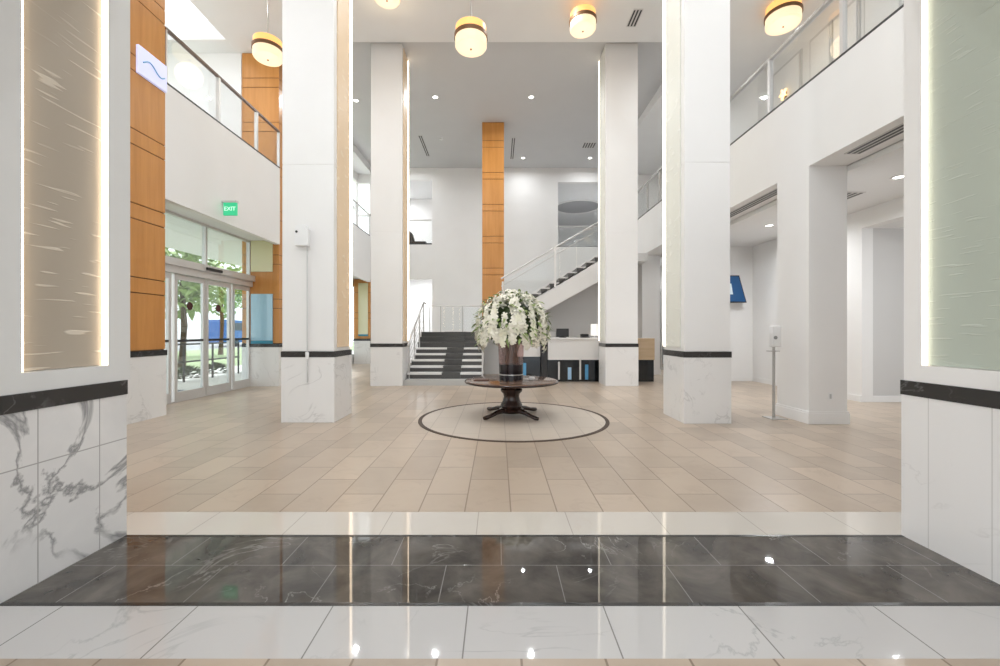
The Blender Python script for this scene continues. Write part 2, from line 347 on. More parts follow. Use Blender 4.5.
# entrance: sliding doors on the plane X=-6.4
XD = -6.42
d1 = struct('door_1', ALU, [(XD-.08, XD+.10, 7.3, 10.88, 2.56, 2.70), (XD-.10, XD+.16, 7.3, 10.88, 2.70, 2.84), (XD-.05, XD+.04, 7.3, 10.88, 3.70, 3.75), (XD-.05, XD+.04, 7.3, 10.88, 0, .03)])
for y in (7.32, 9.2, 10.82): MB().box(XD-.05, XD+.04, y-.025, y+.025, 2.85, 3.70).obj('mullion', ALU, d1)
for a, b in ((7.35, 9.17), (9.23, 10.79)): MB().box(XD-.012, XD-.002, a, b, 2.85, 3.70).obj('transom_glass', GLASSD, d1)
MB().box(XD+.163, XD+.20, 9.0, 9.5, 2.73, 2.79, .01).obj('motion_sensor', BLK, d1)
REDST = M('dark_red_sticker', (.07, .012, .012), .6)
for i, (a, b) in enumerate(((7.36, 8.22), (8.30, 9.18), (9.20, 10.06), (10.12, 10.84))):
    m = MB(); w = .075
    m.box(XD-.03, XD+.03, a, a+w, .03, 2.55).box(XD-.03, XD+.03, b-w, b, .03, 2.55).box(XD-.03, XD+.03, a+w, b-w, .03, .20).box(XD-.03, XD+.03, a+w, b-w, 2.45, 2.55)
    lf = m.obj('door_leaf', ALU, d1)
    MB().box(XD-.008, XD+.004, a+w, b-w, .20, 2.45).obj('glass', GLASSD, lf)
    MB().box(XD+.02, XD+.035, a+w, b-w, 1.20, 1.25).obj('push_bar', DMET, lf)
    if i in (1, 2):
        c = (a+b)/2; m = MB(); pp = [(c+.085*math.cos(2*PI*k/24), 1.94+.085*math.sin(2*PI*k/24)) for k in range(24)]
        m.prism(pp, 'x', XD+.005, XD+.010); m.obj('sticker', REDST, lf)
# far storefront and upper windows in the left wall
w2 = struct('window_2', ALU, [(-6.55, -6.42, 12, 19.4, .35, .42), (-6.55, -6.42, 12, 19.4, 3.43, 3.5)]+[(-6.55, -6.42, y-.03, y+.03, .42, 3.43) for y in (12.05, 13.8, 15.6, 17.4, 19.3)])
MB().box(-6.5, -6.49, 12, 19.4, .42, 3.43).obj('pane', GLASSD, w2)
w3 = struct('window_3', WHITE, [(-6.55, -6.42, 12, 19.4, 5.9, 5.98), (-6.55, -6.42, 12, 19.4, 8.22, 8.3), (-6.55, -6.42, 12, 19.4, 6.95, 7.02)]+[(-6.55, -6.42, y-.04, y+.04, 5.98, 8.22) for y in (12.05, 13.8, 15.3, 16.8, 18.3, 19.3)])
MB().box(-6.5, -6.49, 12, 19.4, 5.98, 8.22).obj('pane', GLASS, w3)

# ------------------------------------------------------------ glass balcony railings
def railing(lab, X, ys, z0, h, post_m, rail_m, loc):
    th = thing('glass_railing', lab, 'railing', loc)
    y0, y1 = ys[0], ys[-1]
    MB().box(X-.025, X+.025, y0, y1, z0, z0+.04).obj('bottom_rail', DMET, th)
    MB().box(X-.03, X+.03, y0, y1, z0+h-.05, z0+h, .006).obj('handrail', rail_m, th)
    for y in ys: MB().box(X-.03, X+.03, y-.03 if y > y0 else y, y+.03 if y < y1 else y, z0+.04, z0+h-.05).obj('post', post_m, th)
    for a, b in zip(ys, ys[1:]): MB().box(X-.006, X+.006, a+.04, b-.04, z0+.05, z0+h-.07).obj('glass_pane', GLASS, th)
    return th
railing('glass balcony railing with dark handrail above the entrance doors', XA-.03, [7.1, 8.47, 9.8, 10.8], 5.6, .97, ALU, RAILD, (XA-.07, 9, 5.6))
railing('distant glass balcony railing on the left upper floor between the left columns', XA-.03, [11.55, 13.3, 15.1, 16.8, 18.45], 5.6, .97, ALU, METAL, (XA-.07, 15, 5.6))

# ------------------------------------------------------------ right side
XB = 4.74
struct('wall_right', WHITE, [(XB, 5.32, 2.885, 19.4, 3.93, 5.2), (XB, 5.32, 2.885, 3.2, 0, 3.93), (XB, 5.32, 6.4, 7.13, 0, 3.93), (XB, 5.32, 10.5, 11.3, 0, 3.93), (XB, 5.32, 13.8, 19.4, 0, 3.93),
    (7.28, 7.5, 8.4, 12.1, 0, 3.84), (7.28, 7.5, 5.2, 8.4, 3.48, 3.84), (7.28, 7.5, 2.885, 5.2, 0, 3.84), (5.32, 7.28, 12.0, 12.12, 0, 3.84),
    (7.3, 7.5, 2.6, 19.4, 5.0, CEIL+.3), (7.3, 7.5, 12.1, 19.4, 0, 5.0), (7.28, 7.5, 2.885, 12.1, 3.84, 5.0)])
struct('wall_recess', GREYW, [(7.5, 9.5, 8.42, 8.55, 0, 3.48), (9.4, 9.5, 5.2, 8.42, 0, 3.48)])
struct('ceiling', CEILM, [(5.32, 7.28, 2.885, 12.0, 3.84, 3.92), (5.32, 7.28, 12.12, 19.2, 3.84, 3.92), (7.5, 9.5, 5.2, 8.55, 3.48, 3.5)])
struct('floor', GREYW, [(5.32, 7.3, 2.885, 19.2, 5.0, 5.2)])
m = MB()
for (a, b, c, d) in ((XB-.025, 5.345, 6.375, 7.155), (XB-.025, 5.345, 10.475, 11.325), (XB-.025, 5.345, 13.775, 13.80)):
    m.box(a, b, c, d, 0, .16); m.box(a+.01, b-.01, c+.01, d-.01, .16, .19)
m.obj('baseboard_right', WHITE, kind='structure')
struct('baseboard_corridor', WHITE, [(7.255, 7.28, 8.4, 11.97, 0, .12), (5.32, 7.25, 11.975, 12.0, 0, .12), (7.5, 9.4, 8.395, 8.42, 0, .12)])
railing('glass balcony railing with pale handrail above the right side openings', XB+.03, [3.0, 4.4, 5.8, 7.36, 8.9, 10.4], 5.2, 1.0, ALU, METAL, (XB+.07, 6, 5.2))
railing('distant glass railing on the right upper floor between the two right columns', XB+.03, [10.5, 12.4, 13.4, 14.6, 16.0], 5.2, 1.0, METAL, METAL, (XB+.07, 13, 5.2))
# pale doors on the upper right floor
for i, (a, b, lab) in enumerate(((10.12, 11.05, 'pale upper floor door farthest along the right balcony'), (9.2, 9.75, 'narrow pale upper floor door beside the farthest one on the right balcony'), (8.5, 9.07, 'pale upper floor door behind the thick railing post on the right balcony'), (7.6, 8.3, 'pale upper floor door nearest to the camera on the right balcony'))):
    th = struct('door_%d' % (i+2), GREYW, [(7.27, 7.3, a-.05, b+.05, 5.2, 8.2)])
    MB().box(7.25, 7.27, a, b, 5.22, 8.12, .004).obj('door_panel', WHITE, th)
# slot diffusers in the soffits of the openings
def slot(lab, x0, x1, y0, y1, z, along='y', n=3, group=None):
    th = thing('slot_diffuser', lab, 'vent', ((x0+x1)/2, (y0+y1)/2, z), group)
    MB().box(x0, x1, y0, y1, z-.012, z-.001).obj('frame', GREYW, th)
    w = ((x1-x0) if along == 'y' else (y1-y0))/n
    for k in range(n):
        c0 = (x0 if along == 'y' else y0)+w*(k+.25); c1 = c0+w*.5
        q = (c0, c1, y0+.03, y1-.03) if along == 'y' else (x0+.03, x1-.03, c0, c1)
        MB().box(*q, z-.016, z-.012).obj('slot', DMET, th)
slot('long dark slot vent in the soffit of the nearest right opening', 4.90, 5.12, 3.6, 5.95, 3.93)
slot('dark slot vent in the soffit of the middle right opening', 4.90, 5.12, 7.3, 10.2, 3.93)
slot('short slot vent on the ceiling near the right columns', 3.02, 3.24, 9.35, 9.9, CEIL)
slot('slot vent on the far ceiling left of the orange pier', -3.05, -2.90, 16.0, 17.9, RCEIL, n=2)
slot('slot vent on the far ceiling right of the orange pier', .52, .68, 16.2, 18.2, RCEIL, n=2)
# wall screen in the corridor
tv = thing('wall_screen', 'blue display screen tilted on the corridor wall behind the near right column', 'screen', (6.35, 11.8, 2.4))
def para(m, x0, x1, dx, y0, y1, z0, z1):
    return m.prism([(x0, z0), (x1, z0), (x1-dx, z1), (x0-dx, z1)], 'y', y0, y1)
para(MB(), 5.7, 6.94, .21, 11.72, 11.80, 2.22, 2.98).obj('screen_body', BLK, tv)
para(MB(), 5.73, 6.91, .20, 11.712, 11.72, 2.25, 2.95).obj('screen_face', M('screen_blue', (.0, .06, .19), .3, emit=(.0, .10, .28), es=.08), tv)
para(MB(), 6.2, 6.55, .05, 11.705, 11.712, 2.45, 2.75).obj('screen_logo', M('logo_white', (.75, .85, .9), .3), tv)
MB().box(6.2, 6.5, 11.8, 12.0, 2.5, 2.7).obj('wall_bracket', DMET, tv)
dk = struct('door_6', WHITE, [(7.262, 7.28, 10.0, 11.2, .0, 2.5)])
MB().tube([(7.20, 11.05, 1.35), (7.262, 11.05, 1.35)], .03, 12).obj('knob', METAL, dk)
# room behind the far right opening
w4 = struct('window_4', METAL, [(5.4, 7.2, 15.5, 15.58, 2.9, 3.0), (5.4, 7.2, 15.5, 15.58, 0, .1)]+[(x, x+.06, 15.5, 15.58, .1, 2.9) for x in (5.4, 6.0, 6.6, 7.14)])
MB().box(5.46, 7.14, 15.53, 15.54, .1, 2.9).obj('pane', GLASSD, w4)
struct('wall_inner', GREYW, [(5.4, 7.28, 15.5, 15.6, 3.0, 3.84)])

# ------------------------------------------------------------ columns
def column(x0, x1, y0, y1, ztop, lab, inner, panel, led):
    th = thing('column', lab, 'column', ((x0+x1)/2, (y0+y1)/2, 0), None)
    MB().box(x0, x1, y0, y1, 1.10, 3.985, .006).box(x0, x1, y0, y1, 3.995, ztop-.002, .006).box(x0+.006, x1-.006, y0+.006, y1-.006, 3.98, 4.0).obj('shaft', COLW, th)
    MB().box(x0-.012, x1+.012, y0-.012, y1+.012, 0, 1.01, .004).obj('marble_base', MARB, th)
    MB().box(x0-.016, x1+.016, y0-.016, y1+.016, 1.01, 1.10, .003).obj('dark_band', BLACK, th)
    X = x1 if inner > 0 else x0; s = inner
    def bx(a, b): return (min(X+s*a, X+s*b), max(X+s*a, X+s*b))
    MB().box(*bx(.001, .018), y0+.12, y1-.10, 1.16, ztop-.05).obj('carved_panel', panel, th)
    for a, b in ((y1-.06, y1-.01),):
        MB().box(*bx(.001, .03), a, b, 1.16, ztop-.05).obj('light_strip', led, th)
    return th
column(-3.34, -2.54, 6.5, 7.24, CEIL, 'near left white column with marble base and warm lit inner side', 1, WARMP, LEDW)
column(2.85, 3.55, 6.42, 7.2, CEIL, 'near right white column with marble base and pale lit inner side', -1, PALEP, LEDC)
column(-3.30, -2.49, 10.9, 11.6, RCEIL, 'far left white column beside the small staircase', 1, WARMP, LEDW)
column(2.80, 3.63, 10.9, 11.6, RCEIL, 'far right white column in front of the reception desk', -1, PALEP, LEDC)

# ------------------------------------------------------------ back wall with openings
struct('wall_back', WHITE, [(-6.4, -5.2, 19.2, 19.4, 0, 5.75), (-6.4, -5.2, 19.2, 19.4, 8.2, RCEIL), (-5.3, -5.2, 19.2, 19.4, 5.75, 8.2), (-5.2, -4.25, 19.2, 19.4, 0, 5.4), (-4.25, -3.02, 19.2, 19.4, 3.8, 5.4), (-5.2, -3.02, 19.2, 19.4, 8.36, RCEIL), (-3.02, 2.74, 19.2, 19.4, 0, RCEIL),
    (2.74, 4.74, 19.2, 19.4, 0, 5.3), (2.74, 4.74, 19.2, 19.4, 8.25, RCEIL), (4.74, 7.3, 19.2, 19.4, 0, RCEIL)])
struct('wall_back', WHITE, [(-6.4, -2.0, 22.0, 22.1, 0, 5.3), (-5.2, -2.0, 22.0, 22.1, 5.3, 8.7), (-5.28, -5.2, 19.4, 22.0, 5.4, 8.36), (-3.02, -2.9, 19.4, 22, 0, 8.7), (1.5, 9, 27.0, 27.1, 5.0, 8.7), (-6.4, -6.3, 19.4, 22, 0, 5.3), (2.4, 2.5, 19.4, 27, 5, 8.7), (8.6, 8.7, 19.4, 27, 5, 8.7)])
struct('floor', GREYW, [(-5.28, -2.9, 19.4, 22, 5.25, 5.4), (2.5, 8.6, 19.4, 27, 5.15, 5.3), (-6.4, -2.9, 19.4, 22, -.1, 0)])
struct('ceiling', CEILM, [(-5.28, -2.9, 19.4, 22, 8.36, 8.5), (2.5, 8.6, 19.4, 27, 8.25, 8.4), (-6.4, -2.9, 19.4, 22, 4.2, 4.3)])
MB().lathe([(1.15, 0), (1.22, -.05), (1.32, -.05), (1.32, 0)], (4.35, 23.0, 8.25), 48, close=False).obj('trim_6', WHITE, kind='structure')
MB().lathe([(0, -.012), (1.15, -.012), (1.15, 0)], (4.35, 23.0, 8.25), 48, close=False).obj('ceiling', M('coffer_grey', (.40, .40, .41), .7), kind='structure')
th = thing('glass_railing', 'far upper floor glass railing in the opening above the long stair', 'railing', (3.7, 19.25, 5.3))
MB().box(2.75, 4.73, 19.25, 19.30, 6.2, 6.25).obj('handrail', METAL, th)
MB().box(2.75, 4.73, 19.27, 19.28, 5.32, 6.2).obj('glass_pane', GLASS, th)
MB().box(2.75, 4.73, 19.25, 19.30, 5.3, 5.33).obj('bottom_rail', DMET, th)
th = thing('glass_railing', 'far upper floor rail in the opening right of the far left column', 'railing', (-4.1, 19.25, 5.4))
MB().box(-5.19, -3.03, 19.25, 19.30, 6.5, 6.56).obj('handrail', METAL, th)
MB().box(-5.19, -3.03, 19.27, 19.28, 5.42, 6.5).obj('glass_pane', GLASS, th)
MB().box(-5.19, -3.03, 19.22, 19.32, 5.40, 5.47).obj('bottom_rail', DMET, th)
m = MB(); m.box(-4.3, -3.35, 19.5, 19.9, 5.42, 5.62, .03); m.prism([(-4.3, 5.62), (-3.9, 5.62), (-4.0, 6.0), (-4.12, 6.1), (-4.26, 5.95)], 'y', 19.55, 19.85)
tag(m.obj('lounge_seat', BLK), 'low black seat behind the rail of the upper opening left of the orange pier', 'seat')
# tall orange pier behind the flowers
p4 = thing('wood_clad_pier', 'tall orange wood clad pier rising to the ceiling behind the flowers', 'pier', (-.17, 15.2, 1.4))
MB().box(-.555, .205, 15.01, 15.4, 1.41, RCEIL-.004).obj('core', GROOVE, p4)
m = MB(); zs = [1.41]; z = 2.3
while z < 8.9: zs += [z, z+.24]; z += 1.14
zs.append(RCEIL-.006)
for a, b in zip(zs, zs[1:]): m.box(-.565, .215, 15.0, 15.41, a+.008, b-.008, .003)
m.obj('veneer_panels', ORANGE, p4)

# ------------------------------------------------------------ small staircase up to the landing
GRAN = M('dark_granite', (.07, .068, .066), .35); NOSE = M('pale_tread', (.74, .73, .72), .35)
st = thing('staircase', 'short flight of steps with dark centre runner rising to the landing', 'staircase', (-1.4, 11.4, 0))
m = MB(); xs0, xs1 = -2.45, -.45
m.box(xs0-.02, 1.0, 10.98, 11.34, 0, .14); m.obj('plinth_step', M('pale_grey_stone', (.50, .50, .49), .35), st)
for k in range(1, 9):
    y = 11.32+.30*(k-1); z = .14+.158*k
    MB().box(xs0, xs1, y+.03, y+.34 if k < 8 else y+.55, .0 if k == 1 else z-.158, z-.05).obj('riser_or_tread_shade', GRAN, st)
    tr = MB().box(xs0, xs1, y, y+.36 if k < 8 else y+.55, z-.05, z, .004).obj('tread', NOSE, st)
    if k >= 6: tr.data.materials[0] = GRAN
    MB().box(-1.52 if k < 6 else -1.7, -1.02, y-.008, y+.35, z-.157, z+.006).obj('runner', GRAN, st)
struct('floor', NOSE, [(-2.6, 1.9, 13.98, 19.2, 1.25, 1.404)])
struct('wall_landing', WHITE, [(-2.62, -2.48, 11.75, 13.97, 0, .6), (-2.6, 1.9, 13.99, 14.1, 0, 1.25), (-2.6, -2.45, 14.1, 19.2, 0, 1.25)], split=True)
def stair_rail(lab, X, m1, bars, glassy):
    th = thing('stair_railing', lab, 'railing', (X, 12.6, 0))
    yA, zA, yB, zB = 11.30, .20, (13.0 if glassy else 13.55), (1.22 if glassy else 1.40)
    hr = .95
    MB().tube([(X, yA-.12, zA+hr-.12), (X, yA, zA+hr-.02), (X, yB, zB+hr), (X, min(yB+.4, 13.96 if not glassy else 13.2), zB+hr)], .028).obj('handrail', m1, th, smooth=True)
    for i in range(bars):
        t = i/(bars-1); y = yA+.05+(yB-yA-.05)*t; z = zA+(zB-zA)*t
        MB().tube([(X, y, z-.15), (X, y, z+hr)], .02).obj('post', m1, th)
    if glassy:
        m = MB(); m.prism([(yA+.05, zA), (yB, zB-.02), (yB, zB+hr-.06), (yA+.05, zA+hr-.1)], 'x', X-.006, X+.006); m.obj('glass_pane', GLASS, th)
    else:
        for f in (.25, .45, .65, .82): MB().tube([(X, yA+.05, zA+hr*f), (X, yB, zB+hr*f)], .009, 6).obj('cable', m1, th)
stair_rail('metal cable railing on the left side of the short steps', -2.40, METAL, 4, False)
stair_rail('glass and metal railing on the right side of the short steps', -.42, ALU, 3, True)
th = thing('landing_railing', 'pale metal guard rail along the back of the stair landing', 'railing', (-1.5, 15.4, 1.404))
MB().tube([(-2.5, 15.4, 2.36), (-.62, 15.4, 2.36)], .025).obj('handrail', ALU, th)
for x in (-2.5, -2.1, -1.3, -.64): MB().tube([(x, 15.4, 1.404), (x, 15.4, 2.36)], .018).obj('post', METAL, th)
MB().box(-2.05, -.68, 15.395, 15.405, 1.45, 2.30).obj('glass_pane', GLASS, th)

# ------------------------------------------------------------ long stair rising to the right
ls = thing('staircase', 'long white stair with pale treads, painted shade beneath, rising to the right behind the desk', 'staircase', (2.5, 14.1, 1.404))
x0, z0, sl = -.05+.0, 1.404, .565
nst = 15; run = .285; rise = .172*run/.30
rise = run*sl*1.03
X0 = -.68
m = MB()
xe = X0+nst*run; ze = 1.404+nst*rise
so = .46
m.prism([(X0+.26, 1.404), (X0+.9, 1.404), (xe+.4, ze-so), (xe+.4, ze+.02), (xe, ze+.02)], 'y', 13.30, 14.75)
m.obj('stringer', WHITE, ls)
for k in range(1, nst):
    x = X0+run*k; z = 1.404+rise*(k+1)
    MB().prism([(x+.03, z+.035), (x+.03, z+.07), (x+run+.05, z+.07), (x+run+.05, z+.035)], 'y', 13.27, 14.78).obj('tread', NOSE, ls)
    MB().prism([(x+.05, z-.075), (x+.03, z+.034), (x+run*.80, z+.034), (x+run*.90, z-.02+.02)], 'y', 13.285, 14.76).obj('riser_or_tread_shade', GRAN, ls)  # dark wedge drawn as the shade under each tread
def zr(x): return 1.404+(x-X0)/run*rise
th = thing('stair_railing', 'white and glass railing climbing along the front of the long stair', 'railing', (2.5, 13.26, 1.6))
xa, xb = .1, xe
for off, r in ((1.22, .024), (.98, .014)): MB().tube([(xa, 13.22, zr(xa)+off), (xb, 13.22, zr(xb)+off)], r).obj('handrail', ALU, th, smooth=True)
for x in (.15, 1.80, 3.3): MB().box(x-.03, x+.03, 13.19, 13.25, zr(x)-.05, zr(x)+1.3 if x == 1.80 else zr(x)+1.1).obj('post', WHITE, th)
MB().prism([(xa, zr(xa)+.22), (xb, zr(xb)+.22), (xb, zr(xb)+1.1), (xa, zr(xa)+1.1)], 'y', 13.216, 13.224).obj('glass_pane', GLASS, th)
struct('floor', NOSE, [(xe+.4, XB, 13.3, 19.2, ze-.25, ze)])
m = MB(); m.prism([(.45, 0), (XB, 0), (XB, ze-so-.02), (xe+.38, ze-so-.02), (.72, 1.62), (.45, 1.25)], 'y', 14.3, 14.42)
m.obj('wall_under_stair', GREYW, kind='structure')  # grey colour carries the shade below the stair

# ------------------------------------------------------------ reception desk
MIRR = M('dark_mirror', (.05, .055, .06), .12, .9); WOODL = wood('light_wood', (.50, .36, .22), (.60, .45, .30), .4, False)
rd = thing('reception_desk', 'long white fronted reception desk with dark mirrored base', 'desk', (2.4, 12.0, 0))
MB().box(1.38, 3.75, 11.72, 12.4, 1.19, 1.235, .006).obj('countertop', NOSE, rd)
MB().box(1.40, 3.04, 11.76, 12.36, .62, 1.19).obj('front_panel', NOSE, rd)
MB().box(1.22, 1.38, 11.78, 12.4, .0, 1.19).obj('end_post', BLK, rd)
MB().box(.30, 1.20, 11.9, 12.4, .70, 1.05).obj('low_front_panel', NOSE, rd)
MB().box(.30, 1.20, 11.95, 12.38, .0, .70).obj('low_mirror_base', MIRR, rd)
MB().box(1.40, 4.4, 11.86, 12.34, .0, .62).obj('mirror_base', MIRR, rd)
MB().box(3.04, 3.12, 11.74, 12.38, .0, 1.19).obj('divider', DMET, rd)
MB().box(3.78, 4.38, 11.74, 12.38, .62, 1.22, .004).obj('wood_panel', WOODL, rd, label='light wood section at the right end')
MB().box(3.12, 3.78, 11.76, 12.36, .62, 1.19).obj('front_panel', NOSE, rd)
BLUERF = M('blue_reflection', (.10, .35, .62), .15); 
for k, (x, w, h, c) in enumerate(((1.72, .05, .5, ALU), (2.02, .10, .34, M('pale_blue', (.35, .55, .75), .3)), (2.32, .05, .56, ALU), (2.5, .09, .42, BLUERF), (.72, .16, .46, BLUERF))):
    MB().box(x-w/2, x+w/2, 11.845 if x > 1.3 else 11.935, 11.86 if x > 1.3 else 11.95, .06, .06+h).obj('painted_reflection', c, rd)  # flat coloured strips painted as reflections in the mirror base
mo = thing('monitor', 'small black monitor standing on the reception desk', 'monitor', (1.86, 12.1, 1.235))
MB().box(1.68, 2.04, 12.08, 12.12, 1.26, 1.50, .008).obj('screen', BLK, mo)
MB().box(1.81, 1.91, 12.12, 12.15, 1.25, 1.40).obj('stand', DMET, mo)
MB().box(1.76, 1.96, 12.04, 12.2, 1.236, 1.255, .004).obj('foot', DMET, mo)
ph = thing('desk_phone', 'low black desk phone on the reception desk beside the white lamp', 'phone', (2.5, 12.0, 1.235))
MB().prism([(11.92, 1.236), (12.12, 1.236), (12.12, 1.31), (11.92, 1.26)], 'x', 2.38, 2.6).obj('phone_base', BLK, ph)
MB().tube([(2.36, 12.05, 1.31), (2.40, 12.05, 1.325), (2.56, 12.05, 1.325), (2.60, 12.05, 1.31)], .022).obj('handset', BLK, ph)
lm = thing('desk_lamp', 'white cylinder lamp standing on the reception desk by the column', 'lamp', (2.76, 12.0, 1.235))
MB().lathe([(.06, 0), (.06, .015), (.02, .02), (.02, .06)], (2.76, 12.0, 1.236), 20).obj('base', PLAST, lm)
MB().lathe([(.10, .06), (.11, .07), (.11, .38), (.10, .39)], (2.76, 12.0, 1.236), 28).obj('lamp_shade', M('shade_white', (.9, .9, .88), .5, emit=(1, .97, .9), es=.35), lm, smooth=True)

# ------------------------------------------------------------ pedestal table, vase, flowers
DW = wood('dark_walnut', (.018, .009, .007), (.04, .018, .012), .22, True)
TOPW = wood('walnut_top', (.13, .075, .05), (.20, .12, .085), .12, False)
TX, TY = .225, 7.05
tb = thing('pedestal_table', 'round dark walnut pedestal table standing in the circular floor inlay', 'table', (TX, TY, .0045))
MB().lathe([(.0, .548), (.70, .548), (.745, .552), (.765, .565), (.775, .582), (.765, .595), (.74, .602), (0, .602)], (TX, TY, 0), 72).obj('tabletop', TOPW, tb, smooth=True)
MB().lathe([(.755, .556), (.78, .562), (.785, .58), (.775, .592)], (TX, TY, 0), 72, close=False).obj('table_edge', DW, tb, smooth=True)
MB().lathe([(.28, .5475), (.27, .52), (.17, .505), (.15, .48), (.165, .46), (.185, .44), (.18, .41), (.14, .37), (.13, .32), (.145, .25), (.175, .20), (.185, .17), (.17, .14), (.205, .12), (.22, .09), (.20, .06), (.10, .05)], (TX, TY, 0), 36).obj('pedestal', DW, tb, smooth=True)
for k in range(4):
    a = math.radians(42+90*k) ; ca, sa = math.cos(a), math.sin(a)
    ptz = [(.10, .12, .05), (.20, .10, .045), (.34, .085, .036), (.46, .05, .030), (.55, .036, .034), (.60, .034, .028)]
    m = MB(); m.tube([(TX+r*ca, TY+r*sa, z) for r, z, _ in ptz], [q for *_, q in ptz], 12); m.obj('leg', DW, tb, smooth=True)
# clear vase, dark lower half
VX, VY, VZ = TX-.005, 7.05, .603
VG = glass('smoky_vase_glass', (.86, .78, .77), .05); VD = M('dark_vase_glass', (.012, .007, .010), .2, spec=.5)
va = thing('glass_vase', 'smoky glass cylinder vase with dark base on the pedestal table', 'vase', (VX, VY, VZ))
MB().lathe([(.20, 0), (.20, .075), (.195, .08)], (VX, VY, VZ), 40).obj('vase_foot', VD, va, smooth=True)
MB().lathe([(.196, .08), (.204, .083), (.204, .098), (.196, .10)], (VX, VY, VZ), 40).obj('vase_ring', METAL, va, smooth=True)
MB().lathe([(.195, .10), (.20, .12), (.205, .26), (.0, .27)], (VX, VY, VZ), 40).obj('dark_fill', VD, va, smooth=True)
MB().lathe([(.206, .26), (.215, .55), (.222, .62), (.217, .62), (.208, .55), (.199, .26)], (VX, VY, VZ), 40, close=False).obj('vase_glass', VG, va, smooth=True)
# bouquet
fa = thing('flower_arrangement', 'large dome of cascading white orchids with green leaves in the vase', 'flowers', (VX, VY, VZ+.28))
GRN = M('leaf_green', (.22, .30, .09), .5); GRN2 = M('dark_leaf', (.045, .075, .02), .5); STEM = M('stem_brown', (.34, .24, .17), .6)
PET = M('orchid_petal', (.85, .82, .71), .55, spec=.2); PET2 = M('cream_petal', (.84, .82, .66), .55, spec=.2)
bc = Vector((VX+.02, VY, 1.52))
m = MB()
for k in range(34):
    a = random.uniform(0, 2*PI); r0 = random.uniform(.02, .15); r1 = random.uniform(.03, .19)
    m.tube([(VX+r0*math.cos(a), VY+r0*math.sin(a), VZ+.275), (VX+r1*math.cos(a+.6), VY+r1*math.sin(a+.6), VZ+.60), (VX+r1*1.6*math.cos(a+.8), VY+r1*1.6*math.sin(a+.8), VZ+.85)], .011, 6)
m.obj('stems', STEM, fa, kind='stuff')
def leaf(m, p, d, L, w):
    d = d.normalized(); s = d.cross(Vector((random.uniform(-.3, .3), random.uniform(-.3, .3), 1))).normalized(); u = s.cross(d)
    sec = [(0, .25), (.3, 1), (.65, .8), (1, .05)]; prev = None
    for t, ww in sec:
        c = p + d*L*t - Vector((0, 0, 1))*L*.35*t*t
        cur = [m.bm.verts.new(c - s*w*ww), m.bm.verts.new(c + u*w*.15), m.bm.verts.new(c + s*w*ww)]
        if prev:
            for i in (0, 1): m.bm.faces.new((prev[i], prev[i+1], cur[i+1], cur[i]))
        prev = cur
def shell(f=1.0):
    """a point on the mushroom shaped dome and its outward direction"""
    a = random.uniform(0, 2*PI); t = random.random()
    ph = math.acos(1-1.42*t)            # from the top down past the equator
    d = Vector((math.sin(ph)*math.cos(a), math.sin(ph)*math.sin(a), math.cos(ph)))
    rad = Vector((.59, .57, .54 if d.z > 0 else .68)) * f
    return Vector((bc.x+d.x*rad.x, bc.y+d.y*rad.y, bc.z+d.z*rad.z+.02)), d
for mat, n, f in ((GRN2, 420, .80), (GRN, 330, 1.02)):
    m = MB()
    for k in range(n):
        p, d = shell(random.uniform(f-.15, f)); leaf(m, p, (d+Vector((random.uniform(-.8, .8), random.uniform(-.8, .8), random.uniform(-.8, .3)))), random.uniform(.08, .16), random.uniform(.015, .03))
    m.obj('foliage', mat, fa, kind='stuff')
MB().ico(bc+Vector((0, 0, .02)), 1, 3, (.42, .40, .36)).obj('leafy_core', GRN2, fa)
def blossom_bm(m, Mx, sc=1.0):
    for k in range(5):
        a = 2*PI*k/5 + .3; w = .028 if k % 2 else .036
        ca, sa = math.cos(a), math.sin(a)
        pts = []
        for t, ww, h in ((.005, .25, 0), (.028, 1, .008), (.05, .85, .006), (.064, .25, -.006)):
            for sgn in (-1, 1):
                pts.append(m.bm.verts.new(Mx @ (Vector((t*ca - sgn*w*ww*.62*sa, t*sa + sgn*w*ww*.62*ca, h))*sc)))
        for i in range(3): m.bm.faces.new((pts[2*i], pts[2*i+1], pts[2*i+3], pts[2*i+2]))
    m.ico(Mx @ Vector((0, 0, .008)), .010*sc, 1)
m = MB(); blossom_bm(m, Matrix.Identity(4)); proto = m.obj('blossom', PET, None, smooth=True); pm = proto.data
m2 = MB(); blossom_bm(m2, Matrix.Identity(4)); p2b = m2.obj('blossom', PET2, None, smooth=True); pm2 = p2b.data
bpy.data.objects.remove(proto); bpy.data.objects.remove(p2b)
bl = []
for k in range(165):                    # cascades: a chain of blossoms running down the dome
    p, d = shell(random.uniform(.93, 1.04)); n = random.randint(2, 5)
    for j in range(n):
        if p.z < bc.z-.28 and j > 1: break
        q = p + Vector((random.uniform(-.015, .015), random.uniform(-.015, .015), -.055*j)) + d*(.012*j if d.z > .3 else 0)
        bl.append((q, (d+Vector((random.uniform(-.4, .4), random.uniform(-.4, .4), random.uniform(-.3, .3)))).normalized(), random.uniform(.85, 1.25), k))
bl.sort(key=lambda b: b[0].y)
m = MB(); base = fa.location
for i, (q, d, sc, k) in enumerate(bl):
    rot = d.to_track_quat('Z', 'Y').to_matrix().to_4x4() @ Matrix.Rotation(random.uniform(0, 6), 4, 'Z')
    if i < 98:
        o = bpy.data.objects.new('blossom', pm if k % 4 else pm2); COL.objects.link(o); o.parent = fa
        o.location = q-base; o.rotation_euler = rot.to_euler(); o.scale = (sc,)*3
    else: blossom_bm(m, Matrix.Translation(q) @ rot, sc)
m.obj('rear_blossoms', PET, fa, smooth=True, kind='stuff')
